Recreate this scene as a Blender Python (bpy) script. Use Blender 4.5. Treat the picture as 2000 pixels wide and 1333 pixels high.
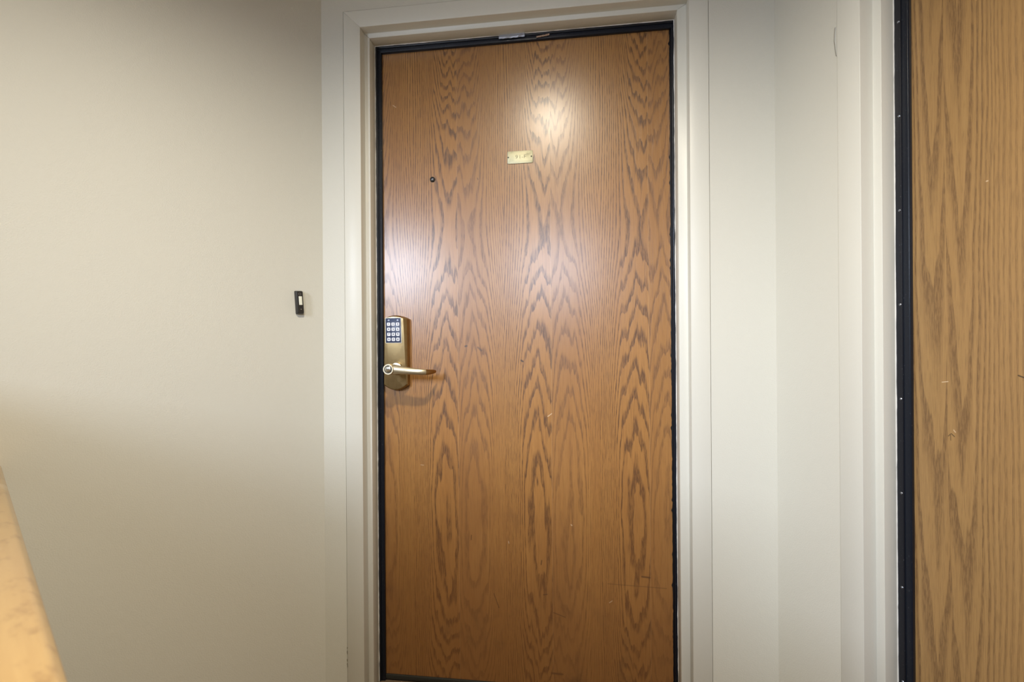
import bpy, bmesh, math, random
from mathutils import Vector, Matrix

# ------------------------------------------------------------------ scene, camera, world, exposure
for o in list(bpy.data.objects):
    bpy.data.objects.remove(o)
scene = bpy.context.scene
COL = scene.collection
random.seed(7)
R = math.radians
EYE = 1.065                       # camera height above the landing

cam_data = bpy.data.cameras.new('camera')
cam_data.sensor_width = 36.0
cam_data.lens = 944.0 / 2000.0 * 36.0
cam_data.shift_y = 0.00975
cam_data.clip_start = 0.02
cam_data.dof.use_dof = True
cam_data.dof.focus_distance = 1.35
cam_data.dof.aperture_fstop = 4.5
cam = bpy.data.objects.new('camera', cam_data)
cam.matrix_world = (Matrix.Translation((0, 0, EYE)) @ Matrix.Rotation(R(7.22), 4, 'Z')
                    @ Matrix.Rotation(R(90), 4, 'X') @ Matrix.Rotation(R(-0.39), 4, 'Z'))
COL.objects.link(cam)
scene.camera = cam

world = bpy.data.worlds.new('world')
world.use_nodes = True
world.node_tree.nodes['Background'].inputs[0].default_value = (0.75, 0.85, 1.0, 1)
world.node_tree.nodes['Background'].inputs[1].default_value = 0.6
scene.world = world

vs = scene.view_settings
vs.view_transform = 'Standard'
vs.look = 'None'
vs.gamma = 1.0
vs.use_curve_mapping = False
vs.exposure = -0.05


def area_light(name, loc, rot, sx, sy, power, color, shape='RECTANGLE', spread=180):
    d = bpy.data.lights.new(name, 'AREA')
    d.shape = shape
    d.size = sx
    if shape in ('RECTANGLE', 'ELLIPSE'):
        d.size_y = sy
    d.energy = power
    d.color = color
    d.spread = R(spread)
    o = bpy.data.objects.new(name, d)
    o.location = loc
    o.rotation_euler = rot
    COL.objects.link(o)
    return o


BACK_Y = -1.9                     # back wall with the two windows
CEIL = 2.52
WINDOWS = [(-2.08, -1.48, 1.60, 2.40), (-0.62, 0.22, 1.60, 2.40)]
# daylight through the two windows: power, point each one looks at
DAYLIGHT = [(12.6, (0.15, 1.40, 1.10)), (6.0, (0.15, 1.40, 1.15))]
for (x0, x1, z0, z1), (pw, aim) in zip(WINDOWS, DAYLIGHT):
    c = Vector(((x0 + x1) / 2, BACK_Y + 0.03, (z0 + z1) / 2))
    q = (Vector(aim) - c).to_track_quat('-Z', 'Y').to_euler()
    area_light('window_daylight', c + Vector((0, .06, 0)), q, x1 - x0 - .1, z1 - z0 - .1, pw, (0.73, 0.83, 1.0), spread=66)

# ------------------------------------------------------------------ node helpers
class NB:
    """small expression builder for shader nodes"""
    def __init__(self, name):
        self.mat = bpy.data.materials.new(name)
        self.mat.use_nodes = True
        self.nt = self.mat.node_tree
        self.bsdf = self.nt.nodes['Principled BSDF']
        tc = self.nt.nodes.new('ShaderNodeTexCoord')
        self.obj = tc.outputs['Object']
        s = self.nt.nodes.new('ShaderNodeSeparateXYZ')
        self.nt.links.new(self.obj, s.inputs[0])
        self.x, self.y, self.z = (V(self, s.outputs[i]) for i in range(3))

    def put(self, sock, v):
        if isinstance(v, V):
            self.nt.links.new(v.s, sock)
        elif hasattr(v, 'is_linked') or isinstance(v, bpy.types.NodeSocket):
            self.nt.links.new(v, sock)
        else:
            sock.default_value = v

    def math(self, op, a, b=None, c=None, clamp=False):
        n = self.nt.nodes.new('ShaderNodeMath')
        n.operation = op
        n.use_clamp = clamp
        self.put(n.inputs[0], a)
        if b is not None:
            self.put(n.inputs[1], b)
        if c is not None:
            self.put(n.inputs[2], c)
        return V(self, n.outputs[0])

    def vec(self, x, y, z):
        n = self.nt.nodes.new('ShaderNodeCombineXYZ')
        for i, v in enumerate((x, y, z)):
            self.put(n.inputs[i], v)
        return n.outputs[0]

    def noise(self, x, y, z, detail=2.0, rough=0.5):
        n = self.nt.nodes.new('ShaderNodeTexNoise')
        n.inputs['Scale'].default_value = 1.0
        n.inputs['Detail'].default_value = detail
        n.inputs['Roughness'].default_value = rough
        self.nt.links.new(self.vec(x, y, z), n.inputs['Vector'])
        return V(self, n.outputs[0])

    def curve(self, v, pts):
        n = self.nt.nodes.new('ShaderNodeFloatCurve')
        cu = n.mapping.curves[0]
        while len(cu.points) > 2:
            cu.points.remove(cu.points[1])
        cu.points[0].location = pts[0]
        cu.points[1].location = pts[-1]
        for p in pts[1:-1]:
            cu.points.new(*p)
        n.mapping.update()
        self.put(n.inputs['Value'], v)
        return V(self, n.outputs[0])

    def smooth(self, v, a, b):
        n = self.nt.nodes.new('ShaderNodeMapRange')
        n.interpolation_type = 'SMOOTHSTEP'
        self.put(n.inputs[0], v)
        n.inputs[1].default_value = a
        n.inputs[2].default_value = b
        return V(self, n.outputs[0])

    def mix(self, f, a, b, mode='MIX'):
        n = self.nt.nodes.new('ShaderNodeMix')
        n.data_type = 'RGBA'
        n.blend_type = mode
        n.clamp_factor = True
        self.put(n.inputs[0], f)
        for i, v in ((6, a), (7, b)):
            if isinstance(v, (tuple, list)):
                n.inputs[i].default_value = (*v[:3], 1)
            else:
                self.put(n.inputs[i], v)
        return n.outputs[2]

    def bump(self, h, strength=0.3, dist=0.001):
        n = self.nt.nodes.new('ShaderNodeBump')
        n.inputs['Strength'].default_value = strength
        n.inputs['Distance'].default_value = dist
        self.put(n.inputs['Height'], h)
        self.nt.links.new(n.outputs[0], self.bsdf.inputs['Normal'])

    def set(self, **kw):
        names = dict(color='Base Color', rough='Roughness', metal='Metallic', spec='Specular IOR Level',
                     coat='Coat Weight', coat_rough='Coat Roughness', emit='Emission Color',
                     emit_strength='Emission Strength', trans='Transmission Weight')
        for k, v in kw.items():
            s = self.bsdf.inputs[names[k]]
            if isinstance(v, (tuple, list)):
                s.default_value = (*v[:3], 1)
            else:
                self.put(s, v)
        return self.mat


class V:
    def __init__(self, nb, s):
        self.nb, self.s = nb, s
    def __add__(self, o): return self.nb.math('ADD', self, o)
    __radd__ = __add__
    def __mul__(self, o): return self.nb.math('MULTIPLY', self, o)
    __rmul__ = __mul__
    def __sub__(self, o): return self.nb.math('SUBTRACT', self, o)
    def __rsub__(self, o): return self.nb.math('SUBTRACT', o, self)
    def __truediv__(self, o): return self.nb.math('DIVIDE', self, o)
    def fract(self): return self.nb.math('FRACT', self)
    def floor(self): return self.nb.math('FLOOR', self)
    def abs(self): return self.nb.math('ABSOLUTE', self)
    def exp(self): return self.nb.math('EXPONENT', self)
    def sqrt(self): return self.nb.math('SQRT', self)
    def pow(self, p): return self.nb.math('POWER', self, p)
    def max(self, o): return self.nb.math('MAXIMUM', self, o)
    def min(self, o): return self.nb.math('MINIMUM', self, o)
    def clamp(self): return self.nb.math('ADD', self, 0.0, clamp=True)
    def log1p(self): return self.nb.math('LOGARITHM', self + 1.0, math.e)


def segment_mask(nb, marks):
    """thin marks: list of (x0,z0,x1,z1,half width, strength) -> 0..1 mask"""
    out = None
    for (x0, z0, x1, z1, w, st) in marks:
        dx, dz = x1 - x0, z1 - z0
        L2 = dx * dx + dz * dz + 1e-9
        t = ((nb.x - x0) * (dx / L2) + (nb.z - z0) * (dz / L2)).clamp()
        ex = nb.x - x0 - t * dx
        ez = nb.z - z0 - t * dz
        d = (ex * ex + ez * ez).sqrt()
        m = (1.0 - nb.smooth(d, w * .5, w * 1.5)) * st
        out = m if out is None else out.max(m)
    return out

# ------------------------------------------------------------------ materials
def paint(name, color, rough=0.45, grain=1.0):
    nb = NB(name)
    blotch = nb.noise(nb.x * 1.3, nb.y * 1.3, nb.z * 0.9, 3)
    c = nb.mix(blotch, tuple(v * .965 for v in color), tuple(min(1, v * 1.03) for v in color))
    scuff = nb.smooth(nb.noise(nb.x * 7, nb.y * 7, nb.z * 9, 4, .65), .70, .80)
    c = nb.mix(scuff * .10, c, tuple(v * .55 for v in color))
    h = nb.noise(nb.x * 330, nb.y * 330, nb.z * 330, 2) + nb.noise(nb.x * 60, nb.y * 60, nb.z * 45, 2) * .8
    nb.bump(h, .16 * grain, .002)
    return nb.set(color=c, rough=rough, spec=.4)


def plain(name, color, rough=.5, metal=0.0, spec=.5, coat=0.0):
    nb = NB(name)
    n = nb.noise(nb.x * 40, nb.y * 40, nb.z * 40, 3)
    c = nb.mix(n, tuple(v * .9 for v in color), tuple(min(1, v * 1.1) for v in color))
    return nb.set(color=c, rough=n * .12 + (rough - .06), metal=metal, spec=spec, coat=coat)


def brushed(name, color, rough=.3, ax='z', tarnish=(.25, .17, .08)):
    nb = NB(name)
    a, b = (nb.x, nb.z) if ax == 'z' else (nb.z, nb.x)
    s = nb.noise(a * 900, nb.y * 900, b * 18, 2)
    t = nb.smooth(nb.noise(nb.x * 45, nb.y * 45, nb.z * 45, 4, .6), .46, .74)
    c = nb.mix(s * .3, color, tuple(v * .72 for v in color))
    c = nb.mix(t * .5, c, tarnish)
    nb.bump(s, .08, .0005)
    return nb.set(color=c, rough=s * .14 + t * .12 + (rough - .08), metal=1.0)


def rubber(name, color, rough=.32):
    nb = NB(name)
    sp = nb.smooth(nb.noise(nb.x * 420, nb.y * 420, nb.z * 240, 2), .70, .78)
    sm = nb.noise(nb.x * 30, nb.y * 30, nb.z * 9, 3)
    c = nb.mix(sp * .5, color, (.22, .23, .25))
    nb.bump(nb.noise(nb.x * 500, nb.y * 500, nb.z * 160, 2), .12, .001)
    return nb.set(color=c, rough=sm * .2 + (rough - .1), spec=.35)


def oak_ring(nb, F, x, z, pore_x=340., pore_z=34., f0=.25, f1=.52):
    """ring phase -> (dark mask, pore mask)"""
    t = F.fract()
    edge = nb.smooth(t, 0.0, .07)
    fade = 1.0 - nb.smooth(t, f0, f1)
    band = edge * fade
    pores = nb.noise(x * pore_x, 0.3, z * pore_z, 2.5, .6)
    p = nb.smooth(pores, .40, .62)
    fleck = nb.smooth(nb.noise(x * 520, 1.7, z * 9, 2, .5), .56, .70)
    m = band * (p * .62 + .42)
    return m.clamp(), fleck, pores


def oak_slip_matched():
    """plain-sliced red oak veneer, slip-matched leaves 0.2965 m apart"""
    nb = NB('oak_veneer_cathedral')
    P = 0.2965
    x = nb.x - (-0.0671 + 0.162)          # leaf joint nearest the middle of the door
    z = nb.z - EYE
    leaf = (x / P + .5).floor()
    lx = nb.noise(x * 2.0 + 4.0, 3.1, z * 1.1, 2) - .5
    u0 = ((x / P + .5).fract() - .5) * P
    u = u0
    side = nb.math('GREATER_THAN', u0, 0.0)
    lid = leaf * 2.0 + side
    v = u0.abs()
    # heart of each leaf drifts away from the joint toward the foot of the door
    axis = 0.014 + (1.0 - nb.smooth(z, -.15, .80)) * (.026 + side * .012) + lx * .022
    w = (v - axis).abs()
    jag = nb.noise(x * 37, side * 1.7, z * 3.4, 2, .55) - .5
    fine = nb.noise(x * 170, side * 2.3, z * 10, 2, .6) - .5
    big = nb.noise(x * 12, lid * .21, z * 2.0, 2) - .5
    zz = z + jag * .17 + fine * .032 + big * .10
    zmin, zmax = -1.06, 1.02
    pts = [(-1.06, 2.6), (-.91, 5.0), (-.80, 6.4), (-.68, 7.1), (-.55, 7.3), (-.34, 6.8), (-.246, 6.1), (-.15, 5.2), (-.05, 4.2),
           (.037, 3.2), (.134, 2.2), (.23, 1.1), (.305, .3), (.37, .0), (.46, .35), (.56, 1.3), (.645, 2.3), (.726, 3.4), (.82, 5.2), (.95, 8.0), (1.02, 9.6)]
    G = nb.curve((zz - zmin) / (zmax - zmin), [((a - zmin) / (zmax - zmin), b / 12.) for a, b in pts]) * 12.
    k = 1.0 - nb.smooth(w, .034, .112) * .90
    f = w * (21.0 + side * 4.0) + ((w - .062) / .009).exp().log1p() * .98
    wob = nb.noise(x * 24, 7.0 + side * 3.0, z * 1.3, 2, .5) - .5
    asym = side
    low = 1.0 - nb.smooth(z, -.40, -.05)
    F = f - G * k + wob * .8 + lid * .13 + (nb.noise(x * 21, 11.0 + side, z * 3.2, 3, .6) - .5) * low * 2.4 + 40.0
    m, fleck, pores = oak_ring(nb, F, x, z)
    m = m * (1.0 - low * (.02 + side * .28)) * (1.0 - side * .12) * (1.0 - nb.smooth(w, .05, .09) * .05)
    # leaf tones, streaks
    leaf_tone = nb.noise(leaf * 3.7 + asym * 1.9, 2.0, 9.0, 0) - .5
    streak = nb.noise(x * 85, 5.0, z * 1.3, 3, .6)
    cloud = nb.noise(x * 5, 8.0, z * 1.4, 3)
    c = nb.mix(streak, (.325, .150, .038), (.475, .250, .072))
    c = nb.mix(cloud * .5, c, (.29, .105, .026))
    c = nb.mix(m * .97, c, (.100, .040, .010))
    fibre = nb.noise(x * 480, 6.0, z * 14, 2, .6)
    c = nb.mix(nb.smooth(fibre, .50, .64) * .34, c, (.155, .066, .020))
    c = nb.mix(fleck * .20, c, (.15, .07, .03))
    shade = nb.smooth(u, -.001, .001) * (1.0 - nb.smooth(u, .06, .125))
    c = nb.mix(shade * .30, c, (.27, .125, .043))
    joint = 1.0 - nb.smooth((u + .001).abs(), .0003, .0014)
    c = nb.mix(joint * .18, c, (.62, .42, .22))
    # scuffs, dents and pin marks that belong to this door
    off = 0.162
    dark = [(-.254, -.767, -.238, -.811, .0011, .9), (-.102, -.655, -.104, -.668, .0016, .8),
            (-.066, -.816, -.030, -.828, .0013, .8), (-.097, -.762, -.086, -.760, .0016, .8),
            (.203, -.690, .226, -.692, .0025, .75), (.10, -.717, .275, -.722, .0012, .45),
            (-.341, .016, -.336, .017, .0026, .8), (-.300, .012, -.289, .002, .0028, .55),
            (-.162, -.030, -.157, -.033, .0028, .85), (-.298, .550, -.296, .544, .0012, .7),
            (-.072, -1.005, -.040, -1.006, .003, .7), (-.325, -.585, -.326, -.60, .0012, .8)]
    light = [(-.575, .80, -.565, .793, .0010, .7), (-.08, -.205, -.068, -.196, .0012, .8),
             (.105, -.775, .113, -.769, .0012, .7), (-.206, -.60, -.205, -.606, .0012, .8),
             (-.01, -.54, -.008, -.542, .0018, .7), (-.49, -.365, -.48, -.366, .001, .5)]
    md = segment_mask(nb, [(a + off, b + EYE, c_ + off, d + EYE, w, s) for a, b, c_, d, w, s in dark])
    ml = segment_mask(nb, [(a + off, b + EYE, c_ + off, d + EYE, w, s) for a, b, c_, d, w, s in light])
    c = nb.mix(md, c, (.03, .018, .012))
    c = nb.mix(ml, c, (.70, .52, .34))
    # shade painted low on the door in uneven patches, with grime at the foot
    low_shade = (nb.noise(x * 4.5, 5.3, z * 2.2, 4, .6) - .5) * 1.1 - z
    c = nb.mix(nb.smooth(low_shade, .25, .95) * .55, c, (.185, .074, .022))
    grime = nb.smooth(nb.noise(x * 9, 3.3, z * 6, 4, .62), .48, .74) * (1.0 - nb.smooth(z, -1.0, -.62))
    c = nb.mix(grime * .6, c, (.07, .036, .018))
    nb.bump(m * -.6 - fleck * .5 + pores * .2, .25, .0008)
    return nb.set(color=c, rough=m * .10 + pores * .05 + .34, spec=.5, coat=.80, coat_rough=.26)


def oak_flat_sawn():
    """broad long-figured oak veneer of the neighbouring door"""
    nb = NB('oak_veneer_broad')
    x = nb.x + 0.372                       # heart of the figure
    z = nb.z - EYE
    w1 = nb.noise(x * 9, 1.0, z * 1.2, 2) - .5
    w2 = nb.noise(x * 26, 2.0, z * 1.9, 2, .55) - .5
    w3 = nb.noise(x * 120, 4.0, z * 9, 2, .6) - .5
    u = x + w1 * .030 + (nb.noise(3.0, 5.0, z * 1.6, 2) - .5) * .03
    v = u.abs()
    w = (v - .026).abs()
    zz = z + w2 * .55 + w3 * .06
    G = nb.curve((zz + 1.2) / 2.4, [(0, .10), (.2, .28), (.38, .46), (.5, .58), (.62, .68), (.75, .80), (.9, .93), (1, 1)]) * 6.5
    right = nb.math('GREATER_THAN', u, 0.0)
    k = 1.0 - nb.smooth(w, .020, .075) * .86
    f = w * (27.0 + right * 5.0) + ((u - .085) / .012).exp().log1p() * .95
    F = f - G * k + (nb.noise(x * 22, 9.0, z * 1.3, 2) - .5) * .9 + right * .4 + 40.0
    m, fleck, pores = oak_ring(nb, F, x, z, 520., 44., .26, .66)
    m = m * (1.0 - nb.smooth(u, .05, .10) * .42)
    streak = nb.noise(x * 120, 5.0, z * 1.6, 3, .6)
    cloud = nb.noise(x * 6, 8.0, z * 1.7, 3)
    c = nb.mix(streak, (.285, .165, .062), (.40, .25, .100))
    c = nb.mix(cloud * .5, c, (.40, .22, .085))
    c = nb.mix(m * .70, c, (.120, .060, .025))
    fibre = nb.noise(x * 640, 6.0, z * 20, 2, .6)
    c = nb.mix(nb.smooth(fibre, .50, .64) * .32, c, (.14, .078, .034))
    c = nb.mix(fleck * .22, c, (.19, .11, .05))
    b = -.7354 + 0.0
    dark = [(.372 - .35, .115, .372 - .36, .118, .001, .0), (-.3655, -.178, -.360, -.183, .0009, .8), (-.371, -.184, -.367, -.179, .0008, .7),
            (-.367, -.180, -.3665, -.192, .0008, .6), (-.255, -.052, -.243, -.057, .0012, .85)]
    light = [(-.382, -.072, -.371, -.070, .0009, .7), (-.361, -.170, -.358, -.174, .001, .6), (-.302, .325, -.300, .325, .0012, .7)]
    md = segment_mask(nb, [(p, q + EYE, r, s + EYE, w, st) for p, q, r, s, w, st in dark])
    ml = segment_mask(nb, [(p, q + EYE, r, s + EYE, w, st) for p, q, r, s, w, st in light])
    c = nb.mix(md, c, (.03, .02, .015))
    c = nb.mix(ml, c, (.72, .56, .38))
    nb.bump(m * -.6 - fleck * .5 + pores * .2, .25, .0008)
    return nb.set(color=c, rough=m * .10 + pores * .05 + .36, spec=.5, coat=.2, coat_rough=.25)


def rail_wood():
    nb = NB('maple_rail')
    s = nb.noise(nb.x * 5, nb.y * 60, nb.z * 60, 3, .6)
    b = nb.noise(nb.x * 26, nb.y * 40, nb.z * 40, 3, .6)
    c = nb.mix(s, (.36, .21, .07), (.52, .35, .145))
    c = nb.mix(nb.smooth(b, .50, .70) * .6, c, (.25, .13, .042))
    c = nb.mix(nb.smooth(nb.noise(nb.x * 14, nb.y * 25, 4.0, 3), .58, .72) * .5, c, (.62, .50, .33))
    return nb.set(color=c, rough=.3, coat=.4)


def carpet():
    nb = NB('landing_carpet')
    a = nb.noise(nb.x * 300, nb.y * 300, nb.z * 300, 3)
    b = nb.noise(nb.x * 5, nb.y * 5, 0.0, 3)
    c = nb.mix(a, (.10, .065, .04), (.20, .14, .09))
    c = nb.mix(b * .4, c, (.2, .15, .1))
    nb.bump(a, .5, .004)
    return nb.set(color=c, rough=.95, spec=.1)


WALLC = (.648, .636, .566)
M = dict(
    wall=paint('cream_wall_paint', WALLC, .5, 1.3),
    trim=paint('cream_gloss_paint', (.680, .668, .600), .36, .55),
    edge=plain('chipped_white_paint', (.80, .79, .76), .4),
    ceiling=paint('ceiling_paint', (.66, .58, .45), .8),
    floor=carpet(),
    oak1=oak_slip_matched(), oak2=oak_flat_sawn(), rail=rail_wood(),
    core=rubber('black_door_edge', (.006, .006, .008), .45),
    seal=rubber('black_rubber_seal', (.007, .010, .018), .33),  # slight navy tint stands in for reflected sky light
    retainer=rubber('dark_metal_retainer', (.012, .013, .018), .36),
    screw=plain('seal_screw', (.30, .32, .36), .3, 1.0),
    brass=brushed('satin_brass', (.35, .255, .125), .33),
    bright_brass=brushed('lever_brass', (.66, .58, .42), .42, 'x', (.46, .37, .22)),
    dark_brass=brushed('brown_brass', (.34, .20, .075), .34, 'x'),  # darker, browner brass for the lever's return tip
    plate=brushed('pale_brass_plate', (.50, .475, .33), .55, 'x', (.36, .34, .22)),
    engraved=plain('engraving', (.16, .15, .095), .6),
    black=plain('black_plastic', (.022, .021, .020), .32),
    hole=plain('dark_hole', (.02, .018, .012), .6),
    navy=plain('navy_keypad', (.045, .062, .125), .38),
    key=plain('white_key', (.80, .83, .92), .4),
    digit=plain('dark_digit', (.03, .035, .06), .5),
    steel=plain('steel_keyway', (.72, .70, .64), .22, 1.0),
    lens=plain('peephole_lens', (.22, .22, .24), .08, .6),
    lit=plain('ivory_button', (.78, .78, .66), .35),
    silver=plain('silver_tape', (.36, .37, .41), .35, .3),
    tan_tape=plain('tan_tape', (.42, .28, .20), .5),
    white=plain('white_window_paint', (.8, .8, .78), .5),
    kick=rubber('black_sweep', (.03, .03, .026), .4),
)
nb = NB('window_glass')
M['glass'] = nb.set(color=(.8, .86, .9), rough=.05, trans=.9)
nb = NB('lamp_lens')
M['lens_lit'] = nb.set(color=(1, .9, .75), emit=(1.0, .80, .56), emit_strength=10.0)

# ------------------------------------------------------------------ object helpers
def link(name, me, parent=None, mats=()):
    o = bpy.data.objects.new(name, me)
    COL.objects.link(o)
    for m in mats:
        me.materials.append(M[m])
    if parent is not None:
        o.parent = parent
    return o


def tag(o, label, cat=None, kind=None, group=None):
    o['label'] = label
    if cat:
        o['category'] = cat
    if kind:
        o['kind'] = kind
    if group:
        o['group'] = group
    return o


def empty(name, loc, rz=0.0):
    o = bpy.data.objects.new(name, None)
    o.empty_display_size = .1
    o.location = loc
    o.rotation_euler = (0, 0, rz)
    COL.objects.link(o)
    return o


def mesh_from(verts, faces, mats=None):
    me = bpy.data.meshes.new('m')
    me.from_pydata([tuple(v) for v in verts], [], faces)
    if mats:
        for p, m in zip(me.polygons, mats):
            p.material_index = m
    bm = bmesh.new()
    bm.from_mesh(me)
    bmesh.ops.recalc_face_normals(bm, faces=bm.faces)
    bm.to_mesh(me)
    bm.free()
    return me


def bevel(o, w, seg=2, ang=35):
    m = o.modifiers.new('bevel', 'BEVEL')
    m.width = w
    m.segments = seg
    m.limit_method = 'ANGLE'
    m.angle_limit = R(ang)
    for p in o.data.polygons:
        p.use_smooth = True
    return o


def box_data(x0, x1, y0, y1, z0, z1):
    v = [(x, y, z) for x in (x0, x1) for y in (y0, y1) for z in (z0, z1)]
    f = [(0, 1, 3, 2), (4, 6, 7, 5), (0, 4, 5, 1), (2, 3, 7, 6), (0, 2, 6, 4), (1, 5, 7, 3)]
    return v, f


def boxes(name, lst, parent, mats, bw=0.0):
    V_, F_ = [], []
    for b in lst:
        v, f = box_data(*b)
        F_ += [tuple(i + len(V_) for i in q) for q in f]
        V_ += v
    o = link(name, mesh_from(V_, F_), parent, mats)
    if bw:
        bevel(o, bw)
    return o


def prism(outline, y0, y1, back=True):
    """outline [(x,z)...] extruded from y0 (front) to y1"""
    n = len(outline)
    v = [(x, y0, z) for x, z in outline] + [(x, y1, z) for x, z in outline]
    f = [tuple(range(n)), tuple(range(2 * n - 1, n - 1, -1))]
    f += [(i, (i + 1) % n, n + (i + 1) % n, n + i) for i in range(n)]
    return v, f


def loft(rings, cap=True):
    n = len(rings[0])
    v = [p for r in rings for p in r]
    f = []
    for k in range(len(rings) - 1):
        for i in range(n):
            j = (i + 1) % n
            f.append((k * n + i, k * n + j, (k + 1) * n + j, (k + 1) * n + i))
    if cap:
        f.append(tuple(range(n)))
        f.append(tuple(range((len(rings) - 1) * n, len(rings) * n)))
    return v, f


def lathe_y(profile, cx, cz, n=40):
    """profile [(radius, y)...] around an axis parallel to y"""
    rings = [[(cx + r * math.cos(2 * math.pi * i / n), y, cz + r * math.sin(2 * math.pi * i / n)) for i in range(n)]
             for r, y in profile]
    return loft(rings)


def rounded_rect(cx, cz, w, h, r, n=5):
    pts = []
    for sx, sz, a0 in ((1, 1, 0), (-1, 1, 90), (-1, -1, 180), (1, -1, 270)):
        for i in range(n + 1):
            a = R(a0 + 90 * i / n)
            pts.append((cx + sx * (w / 2 - r) + r * math.cos(a), cz + sz * (h / 2 - r) + r * math.sin(a)))
    return pts


def text_data(s, size, cx, cz, y, depth, bold=0.0, sx=1.0):
    """flat lettering standing on a plane facing -y"""
    cu = bpy.data.curves.new('t', 'FONT')
    cu.body = s
    cu.size = size
    cu.align_x = 'CENTER'
    cu.align_y = 'CENTER'
    cu.extrude = depth / 2
    cu.offset = bold
    cu.resolution_u = 3
    ob = bpy.data.objects.new('t', cu)
    COL.objects.link(ob)
    dg = bpy.context.evaluated_depsgraph_get()
    me = bpy.data.meshes.new_from_object(ob.evaluated_get(dg))
    bpy.data.objects.remove(ob)
    v = [(cx + p.co.x * sx, y - p.co.z, cz + p.co.y) for p in me.vertices]
    f = [tuple(p.vertices) for p in me.polygons]
    return v, f


def join_data(parts):
    """[(verts, faces, material index)...] -> mesh"""
    V_, F_, I_ = [], [], []
    for v, f, mi in parts:
        F_ += [tuple(i + len(V_) for i in q) for q in f]
        I_ += [mi] * len(f)
        V_ += list(v)
    return mesh_from(V_, F_, I_)


def smooth(o, ang=40):
    for p in o.data.polygons:
        p.use_smooth = True
    m = o.modifiers.new('split', 'EDGE_SPLIT')
    m.split_angle = R(ang)
    return o

# ------------------------------------------------------------------ the room
WY = 1.421                                   # front face of the wall with the oak door
CL = Vector((-0.7725, WY))                   # left corner
CR = Vector((0.5591, WY))                    # right corner
BL, BR = R(50), R(68)
DL = Vector((-math.cos(BL), -math.sin(BL)))  # left wall runs this way from the corner
DR = Vector((math.cos(BR), -math.sin(BR)))
LL, LR = 2.25, 2.6
PL = CL + DL * LL
PR = CR + DR * LR


def wall_slab(name, a, b, label, height=CEIL, thick=.12, z0=0.0):
    """plain wall from plan point a to b; the room lies to the right of a->b"""
    a, b = Vector(a), Vector(b)
    d = (b - a)
    L = d.length
    ang = math.atan2(d.y, d.x)
    o = boxes(name, [(0, L, 0, thick, z0, height)], None, ['wall'])
    o.location = (a.x, a.y, 0)
    o.rotation_euler = (0, 0, ang)
    return tag(o, label, 'wall', 'structure')


def u_wall(name, x0, x1, ox0, ox1, oz, y0, y1, height=CEIL):
    out = [(x0, 0), (ox0, 0), (ox0, oz), (ox1, oz), (ox1, 0), (x1, 0), (x1, height), (x0, height)]
    v, f = prism(out, y0, y1)
    # split the concave caps into quads
    n = 8
    f = f[2:]
    for o in (0, n):
        f += [(o + 0, o + 1, o + 2, o + 7), (o + 2, o + 3, o + 6, o + 7), (o + 3, o + 4, o + 5, o + 6)]
    return link(name, mesh_from(v, f), None, ['wall'])


A = 0.467                                    # half width of a frame's clear opening
HEAD = 2.052                                 # clear height
# wall with door 1
w = u_wall('wall_front', CL.x, CR.x, -0.162 - A - .0722, -0.162 + A + .0797, HEAD + .0681, WY, WY + .14)
tag(w, 'narrow cream wall around the middle oak door', 'wall', 'structure')
# right wall with door 2
w = u_wall('wall_right', 0, LR, .7354 - A - .0781, .7354 + A + .0781, HEAD + .0781, 0, .14)
w.location = (CR.x, CR.y, 0)
w.rotation_euler = (0, 0, -BR)
tag(w, 'cream wall turning toward the viewer beside the right door', 'wall', 'structure')
wall_slab('wall_left', PL, CL, 'broad cream wall left of the oak door, carrying the doorbell')
wall_slab('wall_left_rear', (PL.x, BACK_Y), PL, 'cream wall behind the viewer on the left')
wall_slab('wall_right_rear', PR, (PR.x, BACK_Y), 'cream wall behind the viewer on the right')
# back wall with two window openings
bx = [PL.x, WINDOWS[0][0], WINDOWS[0][1], WINDOWS[1][0], WINDOWS[1][1], PR.x]
wz0, wz1 = WINDOWS[0][2], WINDOWS[0][3]
lst = [(bx[0], bx[5], BACK_Y - .14, BACK_Y, 0, wz0), (bx[0], bx[5], BACK_Y - .14, BACK_Y, wz1, CEIL)]
for i in (0, 2, 4):
    lst.append((bx[i], bx[i + 1], BACK_Y - .14, BACK_Y, wz0, wz1))
w = boxes('wall_back', lst, None, ['wall'])
tag(w, 'cream back wall with two high windows behind the viewer', 'wall', 'structure')
for k, (x0, x1, z0, z1) in enumerate(WINDOWS):
    e = empty('window_%d' % (k + 1), ((x0 + x1) / 2, BACK_Y - .09, z0))
    tag(e, 'high white framed window, %s one in the back wall' % ('leftmost' if k == 0 else 'rightmost'), 'window', 'structure')
    hw, hh = (x1 - x0) / 2, z1 - z0
    boxes('window_frame', [(-hw, -hw + .05, -.03, .04, 0, hh), (hw - .05, hw, -.03, .04, 0, hh),
                           (-hw + .05, hw - .05, -.03, .04, 0, .05), (-hw + .05, hw - .05, -.03, .04, hh - .05, hh),
                           (-.02, .02, -.03, .04, .05, hh - .05)], e, ['white'])
    for s in (-1, 1):
        boxes('pane', [(min(s * .02, s * (hw - .05)), max(s * .02, s * (hw - .05)), -.004, .002, .05, hh - .05)], e, ['glass'])

plan = [(PL.x, BACK_Y), (PR.x, BACK_Y), (PR.x, PR.y), (CR.x, CR.y + .2), (CL.x, CL.y + .2), (PL.x, PL.y)]
pad = [(PL.x - .3, BACK_Y - .2), (PR.x + .3, BACK_Y - .2), (PR.x + .3, WY + .3), (PL.x - .3, WY + .3)]


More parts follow.
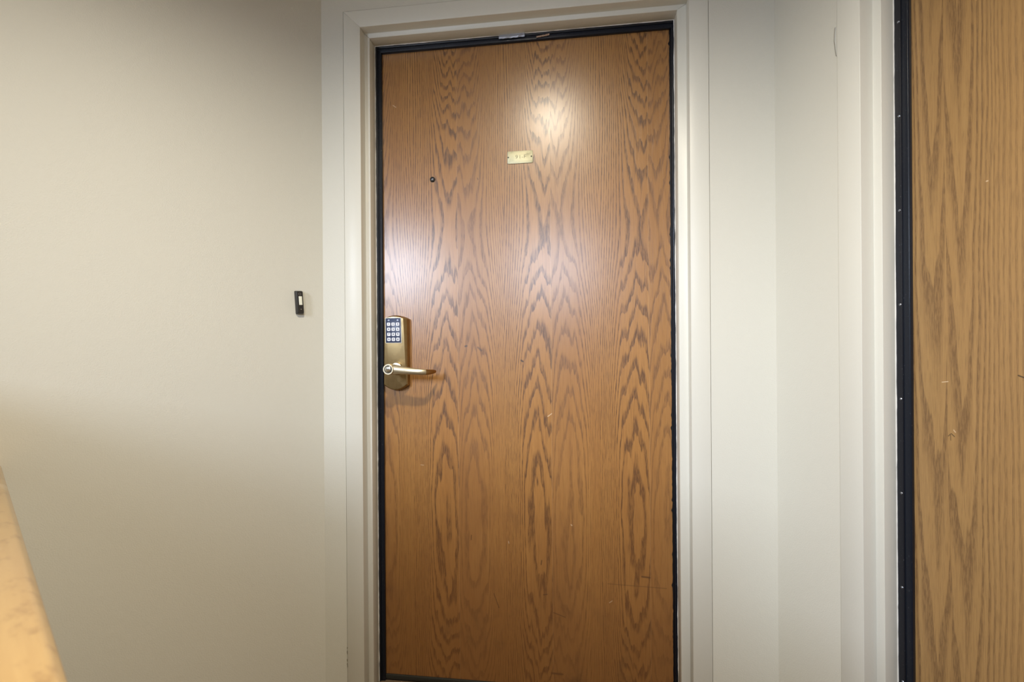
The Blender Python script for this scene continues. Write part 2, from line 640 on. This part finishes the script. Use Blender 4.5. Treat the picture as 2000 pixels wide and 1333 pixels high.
def slab(name, outline, z0, z1, mat):
    n = len(outline)
    v = [(x, y, z0) for x, y in outline] + [(x, y, z1) for x, y in outline]
    f = [tuple(range(n)), tuple(range(n, 2 * n))] + [(i, (i + 1) % n, n + (i + 1) % n, n + i) for i in range(n)]
    return link(name, mesh_from(v, f), None, [mat])


tag(slab('floor', pad, -.1, 0, 'floor'), 'brown carpeted landing floor', 'floor', 'structure')
tag(slab('ceiling', pad, CEIL, CEIL + .1, 'ceiling'), 'off-white ceiling over the landing', 'ceiling', 'structure')

# unseen beam added to keep window light off the upper walls
o = boxes('shade_beam', [(PL.x + .02, PR.x - .02, -1.10, -.92, 2.00, CEIL - .002)], None, ['ceiling'])
tag(o, 'off-white ceiling beam added behind the viewer to shade the upper walls', 'shade_beam', 'structure')

# ------------------------------------------------------------------ steel door frames
def frame_piece(name, profs, parent, which, a, H, mats, bw=.0012):
    """sweep of profile points (u outward, y depth) along one side of the opening, mitred at the head;
    profs = (left, right, head) profiles with matching point counts"""
    pl, pr, ph = profs
    if which == 'left':
        r0 = [(-(a + u), y, 0.0) for u, y in pl]
        r1 = [(-(a + u), y, H + h[0]) for (u, y), h in zip(pl, ph)]
    elif which == 'right':
        r0 = [(a + u, y, 0.0) for u, y in pr]
        r1 = [(a + u, y, H + h[0]) for (u, y), h in zip(pr, ph)]
    else:
        r0 = [(-(a + l[0]), y, H + u) for (u, y), l in zip(ph, pl)]
        r1 = [(a + r[0], y, H + u) for (u, y), r in zip(ph, pr)]
    o = link(name, mesh_from(*loft([r0, r1])), parent, mats)
    if bw:
        bevel(o, bw, 2, 30)
    return o


def ragged_edge(name, parent, which, a, H, y, n, amp, base, seed):
    """thin wavering lip of old paint along the inner edge of a frame"""
    rnd = random.Random(seed)
    L = (H if which != 'head' else 2 * a)
    V_, F_ = [], []
    val = 0.0
    for i in range(n + 1):
        s = L * i / n
        val = .65 * val + rnd.uniform(-1, 1) * amp
        if rnd.random() < .05:
            val += rnd.uniform(-.8, 1.6) * amp
        wdt = max(.0002, base + val)
        for q, dy in ((.0, -.0016), (wdt, -.0012), (wdt, .0006)):
            if which == 'left':
                V_.append((-a + q, y + dy, s))
            elif which == 'right':
                V_.append((a - q, y + dy, s))
            else:
                V_.append((-a + s, y + dy, H - q))
    for i in range(n):
        for k in range(2):
            F_.append((i * 3 + k, i * 3 + k + 1, i * 3 + k + 4, i * 3 + k + 3))
    return link(name, mesh_from(V_, F_), parent, ['edge'])


def build_frame(name, loc, rz, face, small, e1, e2, label, seal_w, seed, screws=False):
    e = empty(name, loc, rz)
    tag(e, label, 'door frame', 'structure')
    profs = []
    for sm, fc in zip(small, face):
        u1, u2 = sm, sm + fc
        profs.append([(u2, .05), (u2, -.0018), (u1, -.0018), (u1, e1), (0.0, e1), (0.0, e1 + e2 + .02), (u1, e1 + e2 + .02), (u1, .05)])
    for wh, nm in (('left', 'frame_leg'), ('right', 'frame_leg'), ('head', 'frame_head')):
        frame_piece(nm, profs, e, wh, A, HEAD, ['trim'])
    S = e1 + e2
    rws = [min(.0145, sw * .5) if screws else sw * .34 for sw in seal_w]
    bulbs = [[(-.0005, S + .004), (-.0005, S + .011), (-sw, S + .0115), (-sw, S + .0045), (-sw + .002, S + .0022), (-rw, S + .0022)]
             for sw, rw in zip(seal_w, rws)]
    rets = [[(-.0008, S + .004), (-.0008, S - .0006), (-.0022, S - .0014), (-rw + .0005, S - .0010), (-rw, S + .0010), (-rw, S + .004)]
            for rw in rws]
    for k, wh in enumerate(('left', 'right', 'head')):
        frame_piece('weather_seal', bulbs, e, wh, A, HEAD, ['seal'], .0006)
        ret = frame_piece('seal_retainer', rets, e, wh, A, HEAD, ['retainer'], .0003)
        ragged_edge('paint_edge', e, wh, A, HEAD, S - .0012, 220 if wh != 'head' else 110, .00045, .0011, seed + k)
        if screws and wh != 'head':
            v, f = lathe_y([(.0004, S - .0028), (.0017, S - .0028), (.0028, S - .0018), (.0030, S - .0006)], 0, 0, 14)
            me = mesh_from(v, f)
            me.materials.append(M['screw'])
            for i in range(9):
                zz = EYE - .7513 + .2124 * i - (.0 if i else 0)
                if zz > HEAD - .03:
                    continue
                sc = bpy.data.objects.new('screw', me)
                COL.objects.link(sc)
                sc.parent = ret
                sc.location = ((-1 if wh == 'left' else 1) * (A - .0103), 0, zz)
    return e


E1, E2 = .031, .044
frame1 = build_frame('trim_1', (-0.162, WY, 0), 0, (.0545, .0527, .052), (.0163, .0258, .0149), E1, E2,
                     'cream steel frame around the middle oak door', (.0195, .0075, .0205), 11)
c2 = CR + DR * .7354
F1, F2 = .0355, .039
frame2 = build_frame('trim_2', (c2.x, c2.y, 0), -BR, (.0575, .0575, .0575), (.0194, .0194, .0194), F1, F2,
                     'cream steel frame around the right door, cut by the picture edge', (.0290, .0200, .0205), 31, True)

# bits of tape stuck to the top seal of the first frame
def tape(name, x0, x1, z0, z1, dz, mat, y, seed):
    rnd = random.Random(seed)
    n = 14
    V_, F_ = [], []
    for i in range(n + 1):
        t = i / n
        x = x0 + (x1 - x0) * t
        for j, q in enumerate((0, .33, .66, 1)):
            V_.append((x, y + rnd.uniform(-.0007, .0007) - (.0015 if j == 1 else 0), z0 + (z1 - z0) * q + dz * t + (rnd.uniform(-.0006, .0006) if j in (0, 3) else 0)))
    for i in range(n):
        for j in range(3):
            F_.append((i * 4 + j, i * 4 + j + 1, i * 4 + j + 5, i * 4 + j + 4))
    o = link(name, mesh_from(V_, F_), frame1, [mat])
    m = o.modifiers.new('solid', 'SOLIDIFY')
    m.thickness = .0006
    return o


t_ = tape('tape_scrap', -.2234 + .162, -.1430 + .162, EYE + .9745, EYE + .9868, .001, 'silver', E1 + E2 - .0035, 3)
t_['label'] = 'crinkled silver tape on the top seal'
t_ = tape('tape_scrap', -.1064 + .162, -.0667 + .162, EYE + .9700, EYE + .9750, .004, 'tan_tape', E1 + E2 - .0012, 5)
t_['label'] = 'small tan scrap of tape on the top seal'

# loose sliver of cracked paint at the edge of the right frame, and chips at the foot of the left joint
def sliver(name, parent, pts, w, y, mat):
    V_, F_ = [], []
    for i, (x, z) in enumerate(pts):
        ww = w * (.35 + .65 * math.sin(math.pi * (i + .5) / len(pts)))
        V_ += [(x - ww, y, z), (x + ww, y - .0012, z), (x + ww, y + .0004, z)]
    for i in range(len(pts) - 1):
        for k in range(2):
            F_.append((i * 3 + k, i * 3 + k + 1, i * 3 + k + 4, i * 3 + k + 3))
    return link(name, mesh_from(V_, F_), parent, [mat])


PEEL = [(-.5475, .7690), (-.5495, .7700), (-.5510, .7560), (-.5515, .7400), (-.5495, .7200), (-.5464, .7005)]
sliver('paint_crack', frame2, [(x, z + EYE) for x, z in PEEL], .0009, -.0010, 'engraved')
sliver('loose_paint', frame2, [(x + .0016, z + EYE) for x, z in PEEL], .0008, -.0016, 'edge')
for zc, hh in ((-.916, .003), (-.930, .006), (-.954, .004), (-.970, .007)):
    sliver('paint_chip', frame1, [(-.5378 + random.uniform(-.001, .001), zc + EYE + hh * q) for q in (-1, -.4, .3, 1)], .0011, -.0014, 'engraved')

# ------------------------------------------------------------------ door slabs
def door_face(name, parent, x0, x1, z0, z1, y, th, mat, seed, rag_left, rag_right):
    """veneer sheet with splintered long edges"""
    rnd = random.Random(seed)
    n = 260
    left, right = [], []
    for side, rag, base, lst in ((-1, rag_left, x0, left), (1, rag_right, x1, right)):
        val = 0
        for i in range(n + 1):
            z = z0 + (z1 - z0) * i / n
            val = .55 * val + rnd.uniform(-1, 1) * .00035 * rag
            d = val
            if rag and rnd.random() < .06 * rag:
                d += rnd.choice((-1, -.6, .7)) * .0022 * rag * rnd.random()
            lst.append((base + side * d, z))
    V_, F_ = [], []
    for (xl, z), (xr, _) in zip(left, right):
        V_ += [(xl, y + th, z), (xl, y, z), (xr, y, z), (xr, y + th, z)]
    for i in range(n):
        a, b = i * 4, i * 4 + 4
        F_ += [(a, a + 1, b + 1, b), (a + 1, a + 2, b + 2, b + 1), (a + 2, a + 3, b + 3, b + 2)]
    F_ += [(0, 1, 2, 3), (n * 4, n * 4 + 1, n * 4 + 2, n * 4 + 3)]
    return link(name, mesh_from(V_, F_), parent, [mat])


Y1 = E1 + E2 + .012                           # veneer plane of door 1 below the wall face
door1 = empty('door_1', (-0.162, WY, 0))
tag(door1, 'middle oak veneer door with keypad lock, number plate and peephole', 'door', 'structure')
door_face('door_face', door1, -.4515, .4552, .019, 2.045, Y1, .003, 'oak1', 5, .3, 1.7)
boxes('door_core', [(-.462, .4640, Y1 + .0031, Y1 + .045, .008, 2.049)], door1, ['core'])
boxes('door_sweep', [(-.450, .455, Y1 - .006, Y1 + .003, .004, .0185)], door1, ['kick'], .001)

Y2 = F1 + F2 + .012
door2 = empty('door_2', (c2.x, c2.y, 0), -BR)
tag(door2, 'right-hand oak veneer door with long broad grain, cut by the picture edge', 'door', 'structure')
door_face('door_face', door2, -.4500, .4550, .019, 2.045, Y2, .003, 'oak2', 9, .25, .5)
boxes('door_core', [(-.462, .4640, Y2 + .0031, Y2 + .045, .008, 2.049)], door2, ['core'])
boxes('door_sweep', [(-.450, .455, Y2 - .006, Y2 + .003, .004, .0185)], door2, ['kick'], .001)

# ------------------------------------------------------------------ number plate and peephole
OX = 0.162                                    # world x -> door 1 local x
pv = prism(rounded_rect(-.1611 + OX, EYE + .6078, .0805, .0395, .004), Y1 - .0018, Y1 - .0001)
plate = link('number_plate', mesh_from(*pv), door1, ['plate'])
bevel(plate, .0006, 2)
plate['label'] = 'small pale brass number plate'
lab = join_data([(*text_data('91-F', .0160, -.1590 + OX, EYE + .6085, Y1 - .0019, .0003, -.0002, 1.25), 0)])
link('plate_lettering', lab, plate, ['engraved'])
for sx in (-.0372, .0355):
    v, f = lathe_y([(.0002, Y1 - .0019), (.0012, Y1 - .0026), (.0020, Y1 - .0024), (.0024, Y1 - .0015)], -.1611 + OX + sx, EYE + .6085, 18)
    smooth(link('screw', mesh_from(v, f), plate, ['hole']))

pc = (-.4443 + OX, EYE + .5524)
v, f = lathe_y([(.0050, Y1 - .001), (.0052, Y1 - .0032), (.0074, Y1 - .0042), (.0084, Y1 - .003), (.0086, Y1)], *pc, 32)
peep = smooth(link('peephole', mesh_from(v, f), door1, ['black']))
peep['label'] = 'small dark peephole'
v, f = lathe_y([(.0002, Y1 - .0040), (.0022, Y1 - .0037), (.0040, Y1 - .0028), (.0051, Y1 - .0012)], *pc, 32)
smooth(link('peephole_lens', mesh_from(v, f), peep, ['lens']))

# ------------------------------------------------------------------ keypad lock
LXC = -.5640 + OX
LZB, LZT = EYE - .1235, EYE + .1172


def lock_outline(hw, zb, zt, arc_b, arc_t, n=14):
    pts = []
    for i in range(n + 1):                     # bottom arc, left to right
        t = -1 + 2 * i / n
        pts.append((hw * t, zb + arc_b * t * t))
    for i in range(n + 1):                     # top arc, right to left
        t = 1 - 2 * i / n
        pts.append((hw * t, zt - arc_t * t * t))
    return pts


def lock_ring(hw_b, hw_t, zb, zt, ab, at, yb, yt):
    out = []
    for x, z in lock_outline(1.0, zb, zt, ab, at):
        t = (z - LZB) / (LZT - LZB)
        hw = hw_b + (hw_t - hw_b) * t
        out.append((LXC + x * hw, Y1 - (yb + (yt - yb) * t), z))
    return out


rings = [lock_ring(.0412, .0412, LZB, LZT, .017, .012, 0, 0),
         lock_ring(.0412, .0412, LZB, LZT, .017, .012, .007, .009),
         lock_ring(.0400, .0392, LZB + .0010, LZT - .0006, .017, .012, .0195, .021),
         lock_ring(.0376, .0302, LZB + .0030, LZT - .0050, .0165, .006, .0235, .0335)]
lock = link('lock_housing', mesh_from(*loft(rings)), door1, ['brass'])
bevel(lock, .0011, 3, 12)
lock['label'] = 'brushed brass housing of the keypad lock'
# thumb-worn scratch near the bottom of the housing and rose behind the lever
HZ = EYE - .0534
HXC = -.5580 + OX
v, f = lathe_y([(.0205, Y1 - .022), (.0205, Y1 - .0290), (.0180, Y1 - .0325), (.0135, Y1 - .0335)], HXC, HZ, 40)
smooth(link('rose', mesh_from(v, f), lock, ['bright_brass']))

# keypad panel on the sloping face: local frame of that face
def face_pt(x, z, lift):
    t = (z - LZB) / (LZT - LZB)
    return (x, Y1 - (.0235 + (.0335 - .0235) * t) - lift, z)


KX0, KX1, KZ0, KZ1 = -.5915 + OX, -.5408 + OX, EYE + .0285, EYE + .1070
kc = ((KX0 + KX1) / 2, (KZ0 + KZ1) / 2)


def plate_on_face(outline, lift0, lift1):
    n = len(outline)
    v = [face_pt(x, z, lift1) for x, z in outline] + [face_pt(x, z, lift0) for x, z in outline]
    f = [tuple(range(n)), tuple(range(2 * n - 1, n - 1, -1))] + [(i, (i + 1) % n, n + (i + 1) % n, n + i) for i in range(n)]
    return v, f


kp = link('keypad', mesh_from(*plate_on_face(rounded_rect(*kc, KX1 - KX0, KZ1 - KZ0, .0012, 3), -.001, .0012)), door1, ['navy'])
bevel(kp, .0003, 1)
kp['label'] = 'navy keypad panel with white keys'
# thin bright rim around the panel
ro = rounded_rect(*kc, KX1 - KX0 + .0030, KZ1 - KZ0 + .0030, .0024, 3)
ri = rounded_rect(*kc, KX1 - KX0, KZ1 - KZ0, .0012, 3)
n = len(ro)
V_ = [face_pt(x, z, .0004) for x, z in ro] + [face_pt(x, z, .0018) for x, z in ro] + [face_pt(x, z, .0018) for x, z in ri] + [face_pt(x, z, .0) for x, z in ri]
F_ = []
for k in range(3):
    F_ += [(k * n + i, k * n + (i + 1) % n, (k + 1) * n + (i + 1) % n, (k + 1) * n + i) for i in range(n)]
link('keypad_rim', mesh_from(V_, F_), kp, ['bright_brass'])
keys = ['1', '2', '3', '4', '5', '6', '7', '8', '9', '*', '0', '#']
for i, ch in enumerate(keys):
    r, c = divmod(i, 3)
    kx = kc[0] + (c - 1) * .0148
    kz = KZ1 - .0195 - r * .0160
    parts = [(*plate_on_face(rounded_rect(kx, kz, .0108, .0108, .0028, 4), .0010, .0030), 0)]
    tv, tf = text_data(ch, .0092 if ch != '*' else .013, kx, kz if ch != '*' else kz - .0026, 0, .0004, .00022)
    tv = [face_pt(x, z, .0030 - y) for x, y, z in tv]
    parts.append((tv, tf, 1))
    k_ = link('key_button', join_data(parts), kp, ['key', 'digit'])
# two little lamps above the keys
for s in (-1, 1):
    v, f = plate_on_face(rounded_rect(kc[0] + s * .0148, KZ1 - .0068, .0062, .0048, .0022, 3), .001, .002)
    link('indicator', mesh_from(v, f), kp, ['screw'])

# lever: barrel, arm with return, key cylinder
def ellipse_ring(c, ax, az, nvec, n=28):
    """ring around centre c; in-plane axes: horizontal perpendicular to path nvec, and z"""
    t = Vector(nvec).normalized()
    up = Vector((0, 0, 1))
    side = t.cross(up).normalized()
    return [tuple(Vector(c) + side * (ax * math.cos(2 * math.pi * i / n)) + up * (az * math.sin(2 * math.pi * i / n))) for i in range(n)]


YF = Y1 - .100                                # front of the barrel
v1, f1 = lathe_y([(.0125, Y1 - .030), (.0120, Y1 - .050), (.0135, Y1 - .066), (.0160, Y1 - .078), (.0166, YF + .003), (.0158, YF), (.0128, YF)], HXC, HZ, 40)
path = [((HXC - .004, YF + .017, HZ), .0125, .0158), ((HXC + .015, YF + .015, HZ - .0005), .0118, .0152), ((HXC + .035, YF + .012, HZ - .0025), .0105, .0132),
        ((HXC + .060, YF + .010, HZ - .005), .0088, .0112), ((HXC + .085, YF + .010, HZ - .0072), .0074, .0100),
        ((HXC + .103, YF + .012, HZ - .0088), .0066, .0095), ((HXC + .112, YF + .018, HZ - .0094), .0060, .0090)]
rings = []
for i, (c, ax, az) in enumerate(path):
    p0 = Vector(path[max(0, i - 1)][0])
    p1 = Vector(path[min(len(path) - 1, i + 1)][0])
    rings.append(ellipse_ring(c, ax, az, p1 - p0))
v2, f2 = loft(rings)
lever = link('lever', join_data([(v1, f1, 0), (v2, f2, 0)]), door1, ['bright_brass'])
smooth(lever, 50)
lever['label'] = 'pale brass lever handle with key cylinder'
path = [((HXC + .1085, YF + .0155, HZ - .0092), .0058, .0088), ((HXC + .1165, YF + .025, HZ - .0094), .0052, .0086), ((HXC + .1225, YF + .037, HZ - .0094), .0046, .0078),
        ((HXC + .1290, YF + .053, HZ - .0090), .0040, .0060), ((HXC + .1310, YF + .059, HZ - .0088), .0028, .0042)]
rings = []
for i, (c, ax, az) in enumerate(path):
    p0 = Vector(path[max(0, i - 1)][0])
    p1 = Vector(path[min(len(path) - 1, i + 1)][0])
    rings.append(ellipse_ring(c, ax, az, p1 - p0))
o = smooth(link('lever_return', mesh_from(*loft(rings)), lever, ['dark_brass']), 50)
o['label'] = 'dark tip turning back to the door'
v, f = lathe_y([(.0090, YF + .002), (.0092, YF - .0004), (.0122, YF - .0005), (.0124, YF + .002)], HXC, HZ, 36)
smooth(link('cylinder_ring', mesh_from(v, f), lever, ['hole']))
v, f = lathe_y([(.0002, YF - .0016), (.0084, YF - .0016), (.0096, YF - .0006), (.0097, YF + .002)], HXC, HZ, 36)
cyl = smooth(link('key_cylinder', mesh_from(v, f), lever, ['steel']))
kw = [(-.0052, .0008), (-.0030, .0022), (.0000, .0014), (.0042, .0012), (.0042, -.0012), (.0004, -.0008), (-.0024, -.0016), (-.0050, -.0006)]
v, f = prism([(HXC + x, HZ + z + .0004) for x, z in kw], YF - .0019, YF)
link('keyway', mesh_from(v, f), lever, ['hole'])

# ------------------------------------------------------------------ doorbell on the left wall
tb = .0735
pb = CL + DL * tb
bell = empty('doorbell', (pb.x, pb.y, EYE + .1505), 0)
bell.rotation_euler = (0, R(-3.5), BL)          # hangs a little crooked
tag(bell, 'small black doorbell button with ivory bar beside the oak door', 'doorbell')


def bell_ring(w, h, r, y, dz=0.0):
    return [(x, y, z) for x, z in rounded_rect(0, dz, w, h, r, 4)]


rings = [bell_ring(.0230, .0700, .003, 0), bell_ring(.0230, .0700, .003, -.004), bell_ring(.0185, .0655, .003, -.0125), bell_ring(.0165, .0635, .0028, -.0132)]
body = link('bell_case', mesh_from(*loft(rings)), bell, ['black'])
bevel(body, .0006, 2, 20)
rings = [bell_ring(.0092, .0262, .0012, -.0125), bell_ring(.0092, .0262, .0012, -.0146), bell_ring(.0080, .0250, .0010, -.0152)]
rings = [[(x + .0008, y, z + .0045) for x, y, z in r_] for r_ in rings]
o = link('bell_button', mesh_from(*loft(rings)), bell, ['lit'])
bevel(o, .0004, 2, 20)
v, f = lathe_y([(.0003, -.0150), (.0016, -.0145), (.0021, -.0132), (.0021, -.0125)], .0008, -.0215, 18)
o = smooth(link('bell_screw', mesh_from(v, f), bell, ['steel']))
# worn pale ring mark moulded on the top of the case
V_, F_ = [], []
for i in range(24):
    a = 2 * math.pi * i / 24
    for rr in (.0026, .0038):
        V_.append((rr * math.cos(a), -.0134, .0245 + rr * math.sin(a)))
F_ = [(2 * i, 2 * i + 1, (2 * i + 3) % 48, (2 * i + 2) % 48) for i in range(24)]
o = link('bell_emblem', mesh_from(V_, F_), bell, ['screw'])
m_ = o.modifiers.new('solid', 'SOLIDIFY')
m_.thickness = .0005

# ------------------------------------------------------------------ half wall with wooden cap rail in the left foreground
rd = Vector((.826, -.564)).normalized()        # runs from the left wall towards and past the viewer
rn = Vector((.564, .826)).normalized()         # toward the door side
RAIL_Z = EYE - .2305
base = rn * -.0225                              # centre line of the half wall
# start where the centre line meets the left wall
nl = Vector((-math.sin(BL), math.cos(BL)))
s0 = (CL - base).dot(nl) / rd.dot(nl)
start = base + rd * (s0 + .006)
RL = 1.80
half = empty('half_wall', (start.x, start.y, 0), math.atan2(rd.y, rd.x))
tag(half, 'low cream half wall in the left foreground topped by a light wooden rail', 'half wall', 'structure')
boxes('half_wall_panel', [(.0, RL, -.05, .05, 0, RAIL_Z - .034)], half, ['wall'])
pr = []
for y, z in ((-.071, -.030), (-.071, -.010), (-.064, -.002), (-.05, 0.0), (.05, 0.0), (.064, -.002), (.071, -.010), (.071, -.030), (.062, -.034), (-.062, -.034)):
    pr.append((y, RAIL_Z + z))
rings = [[(x, y, z) for y, z in pr] for x in (.0, RL + .02)]
rail = link('cap_rail', mesh_from(*loft(rings)), half, ['rail'])
bevel(rail, .003, 3, 15)
rail['label'] = 'light varnished wooden cap rail'

# unseen guard wall added to cast the slanting shadow on the left wall
g0 = CL + DL * 1.04 + rd * .012
guard = empty('shade_guard', (g0.x, g0.y, 0), math.atan2(rd.y, rd.x))
tag(guard, 'taller cream guard wall, out of view, added to shade the left wall', 'half wall', 'structure')
boxes('guard_panel', [(.03, 1.15, -.05, .05, 0, 1.05)], guard, ['wall'])
boxes('guard_cap', [(.03, 1.17, -.07, .07, 1.05, 1.085)], guard, ['rail'], .006)

# ------------------------------------------------------------------ ceiling downlight
LAMP = (-.12, .10)
lamp = empty('ceiling_downlight', (LAMP[0], LAMP[1], CEIL), 0)
tag(lamp, 'round white ceiling downlight above the landing', 'ceiling light')


def lathe_z(profile, n=48, cap=False):
    rings = [[(r * math.cos(2 * math.pi * i / n), r * math.sin(2 * math.pi * i / n), z) for i in range(n)] for r, z in profile]
    return loft(rings, cap)


smooth(link('lamp_shell', mesh_from(*lathe_z([(.115, 0), (.115, -.072), (.105, -.072), (.098, -.012), (.115, -.006)])), lamp, ['white']))
smooth(link('lamp_lens', mesh_from(*lathe_z([(.002, -.020), (.060, -.020), (.064, -.012)], cap=True)), lamp, ['lens_lit']))
area_light('downlight_glow', (LAMP[0], LAMP[1], CEIL - .024), (0, 0, 0), .12, .12, 40.0, (1.0, .91, .74), 'DISK', 160)
